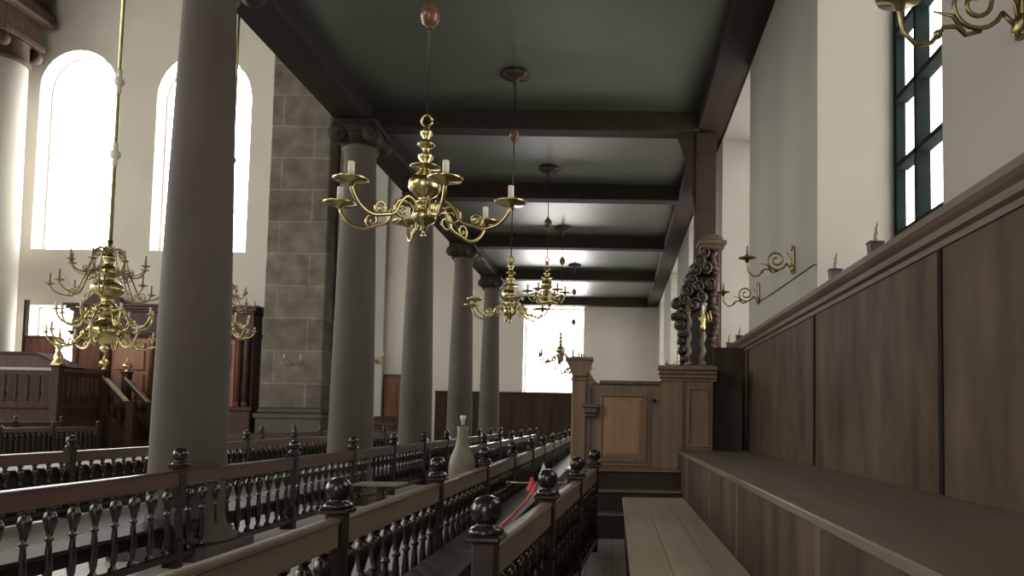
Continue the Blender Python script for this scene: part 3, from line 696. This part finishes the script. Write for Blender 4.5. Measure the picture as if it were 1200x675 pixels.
for x, y in ((BX-.05, BY+.05), (BX-4.0, BY+.05), (BX-8, BY+.05), (BX, BY+2.95), (BX, BY+4.65)): bpost(x, y, ZT)
for x, y in ((BX+1.4, BY+2.9), (BX+1.4, BY+4.6)): bpost(x, y, ZT-1.45)
mb = MB()
for i in range(5): mb.box(BX, BX+.3*(5-i), BY+2.95, BY+4.55, .38*i, .38*(i+1), .01)
mb.box(BX-1.2, BX, BY+2.9, BY+4.7, 0, ZB, .01); mb.build('stair', M['bimah'], t)
# boxed seat standing on it
t = thing('boxed_seat', 'low boxed wooden seat with sloping end on the reading platform', 'boxed seat', (0, BY+1.3, ZB+.001))
MB().prism([(-36, 0), (BX-.7, 0), (BX-.7, 1.75), (BX-2.0, 2.3), (-36, 2.3)], 0, 1.2).build('box', M['ark_dark'], t)
MB().prism([(-36, 2.3), (BX-2.0, 2.3), (BX-.7, 1.75), (BX-.6, 1.78), (BX-1.95, 2.42), (-36, 2.42)], -.08, 1.28).build('top_board', M['bimah'], t)
# brass candlestick and ball finials
t = thing('brass_candlestick', 'tall stepped brass candlestick on the corner of the reading platform', 'candlestick', (BX-.05, BY+.05, ZT+.121))
MB().box(-.2, .2, -.2, .2, 0, .06, .01).lathe([(.24, .06), (.24, .12), (.16, .2), (.19, .34), (.14, .5), (.08, .62), (.09, .72), (.17, .78), (.17, .84), (.10, .9), (.17, 1.02), (.18, 1.12), (.08, 1.2), (.06, 1.26), (.11, 1.3), (.05, 1.36), (.03, 1.5), (.06, 1.55), (.02, 1.6), (.015, 1.9), (.001, 1.92)], seg=18).build('shaft', M['gold'], t)
MB().box(-.1, .1, -.015, .015, 1.66, 1.7).build('cross_bar', M['gold'], t)
for (x, y, l) in ((BX, BY+2.95, 'brass ball finial on the newel post at the nearer stair rail'), (BX, BY+4.65, 'brass ball finial on the newel post at the farther stair rail')):
    o = MB().lathe([(.10, 0), (.12, .04), (.05, .1), (.19, .2), (.22, .32), (.15, .42), (.05, .5), (.04, .58), (.001, .72)], seg=16).build('ball_finial', M['gold'], None, (x, y, ZT+.121)); tag(o, l, 'finial')

# ------------------------------------------------------------------ small things between the benches
t = thing('turned_stand', 'pale bottle-shaped turned stand with white candle between the bench rows', 'candle stand', (-2.42, 12.3, 0))
MB().lathe([(.26, 0), (.26, .08), (.16, .15), (.12, .35), (.16, .55), (.20, .72), (.21, .85), (.205, .98), (.18, 1.08), (.15, 1.15), (.11, 1.24), (.095, 1.35), (.085, 1.48), (.09, 1.56)], seg=28).build('body', M['vase'], t)
MB().lathe([(.03, 1.58), (.03, 1.66), (.045, 1.67), (.045, 1.73), (.001, 1.735)], seg=12).build('candle', M['candle'], t)
mb = MB()
def cat(pts, n=5):
    P = [Vector(p) for p in pts]; Q = []
    for i in range(len(P)-1):
        a, b, c, d = P[max(i-1, 0)], P[i], P[i+1], P[min(i+2, len(P)-1)]
        for s in range(n):
            u = s/n; Q.append(.5*((2*b)+(c-a)*u+(2*a-5*b+4*c-d)*u*u+(3*b-a-3*c+d)*u**3))
    return Q+[P[-1]]
t = thing('red_cord', 'red cord with tassel tied over the short bench rail', 'cord', (0, 0, 0))
for k in range(3):
    MB().tube(cat([(-.70-.012*k, 4.25+.1*k, 1.03), (-.685-.014*k, 4.9, 1.04-.01*k), (-.68-.012*k, 5.6, 1.05-.012*k), (-.69-.01*k, 6.4, 1.06-.01*k), (-.715, 7.2, 1.10)]), .0085, 8).build('cord', M['red'], t)
MB().lathe([(.002, 1.16), (.015, 1.14), (.028, 1.10), (.05, 1.045), (.055, 1.03), (.001, 1.03)], -.76, 7.2, 12).build('tassel', M['red'], t)
o = MB().prism([(-.03, 0), (.03, 0), (.02, .12), (0, .18), (-.025, .10)], -.01, .01).build('folded_paper', M['paper'], None, (-.72, 7.9, 1.075)); tag(o, 'small folded white paper standing behind the red tassel', 'paper')
o = MB().tube([(-1.02, 7.42, 1.083), (-.46, 7.42, 1.083)], .011, 8).lathe([(.02, -.01), (.02, .0)], -1.02, 7.42, 10, 1.083, 'X').build('metal_rod', M['brass_dark']); tag(o, 'thin metal rod reaching across to the short bench below the red tassel', 'rod')
t = thing('book_rest', 'thin wooden book rest with pale edge behind the second bench row', 'book rest', (-2.5, 8.3, 0))
MB().box(-.25, .25, -.16, .16, .96, .985, .004).build('board', M['seat_oak'], t); MB().box(-.03, .03, -.03, .03, .04, .96).box(-.14, .14, -.12, .12, 0, .04, .01).build('stand', M['bench'], t)
t = thing('wooden_lectern', 'small dark lectern in the distance between the second and third columns', 'lectern', (-11.0, 36.9, 0))
MB().box(-.5, .5, -.3, .3, 0, 1.25, .02).build('body', M['bimah'], t); MB().prism([(-.38, 1.25), (.38, 1.25), (.38, 1.7), (-.38, 1.45)], -.6, .6, 'X').build('desk', M['bench'], t)

# ------------------------------------------------------------------ light
w = bpy.data.worlds.new('World'); S.world = w; w.use_nodes = True
bg = w.node_tree.nodes['Background']; bg.inputs[0].default_value = (1.0, .955, .885, 1); bg.inputs[1].default_value = 13.0
def portal(loc, rot, sx, sy):
    l = bpy.data.lights.new('daylight_portal', 'AREA'); l.shape = 'RECTANGLE'; l.size = sx; l.size_y = sy; l.cycles.is_portal = True
    o = bpy.data.objects.new('daylight_portal', l); C.objects.link(o); o.location = loc; o.rotation_euler = rot
for a, b in RW: portal((XW+TH+.05, (a+b)/2, 5.1), (0, PI/2, 0), 4.9, b-a+.3)
for (x, z, sx, sz) in ((-28.4, 15.4, 4.1, 10.8), (-21.8, 15.4, 5, 10.8), (-29, 5.2, 2.9, 4), (-3.2, 5.25, 3.2, 4.5)): portal((x, YE+TH+.05, z), (-PI/2, 0, 0), sx, sz)
for i in range(4):
    portal((XL-TH-.05, 4.7+i*9, 14.5), (0, -PI/2, 0), 13, 5.4); portal((XL-TH-.05, 4.7+i*9, 4.6), (0, -PI/2, 0), 4, 4.6)
portal((-2.7, YB-TH-.05, 4.2), (PI/2, 0, 0), 4.3, 6.1)
for i in range(3): portal((-37.75+i*10, YB-TH-.05, 13.5), (PI/2, 0, 0), 4.6, 11)

# ------------------------------------------------------------------ camera
cam = bpy.data.cameras.new('camera'); co = bpy.data.objects.new('camera', cam); C.objects.link(co)
cam.sensor_width = 36; cam.lens = 27.0; cam.clip_end = 200
cam.shift_x = -121/1200; cam.shift_y = 101.5/1200
pitch = math.atan(53/900); roll = math.radians(.9)
co.matrix_world = Matrix.Translation((0, 0, 1.7)) @ Matrix.Rotation(PI/2+pitch, 4, 'X') @ Matrix.Rotation(roll, 4, 'Z')
S.camera = co
S.view_settings.view_transform = 'Standard'; S.view_settings.look = 'None'
S.view_settings.exposure = 0; S.view_settings.gamma = 1; S.view_settings.use_curve_mapping = False
S.cycles.max_bounces = 10; S.cycles.diffuse_bounces = 6; S.cycles.transparent_max_bounces = 12
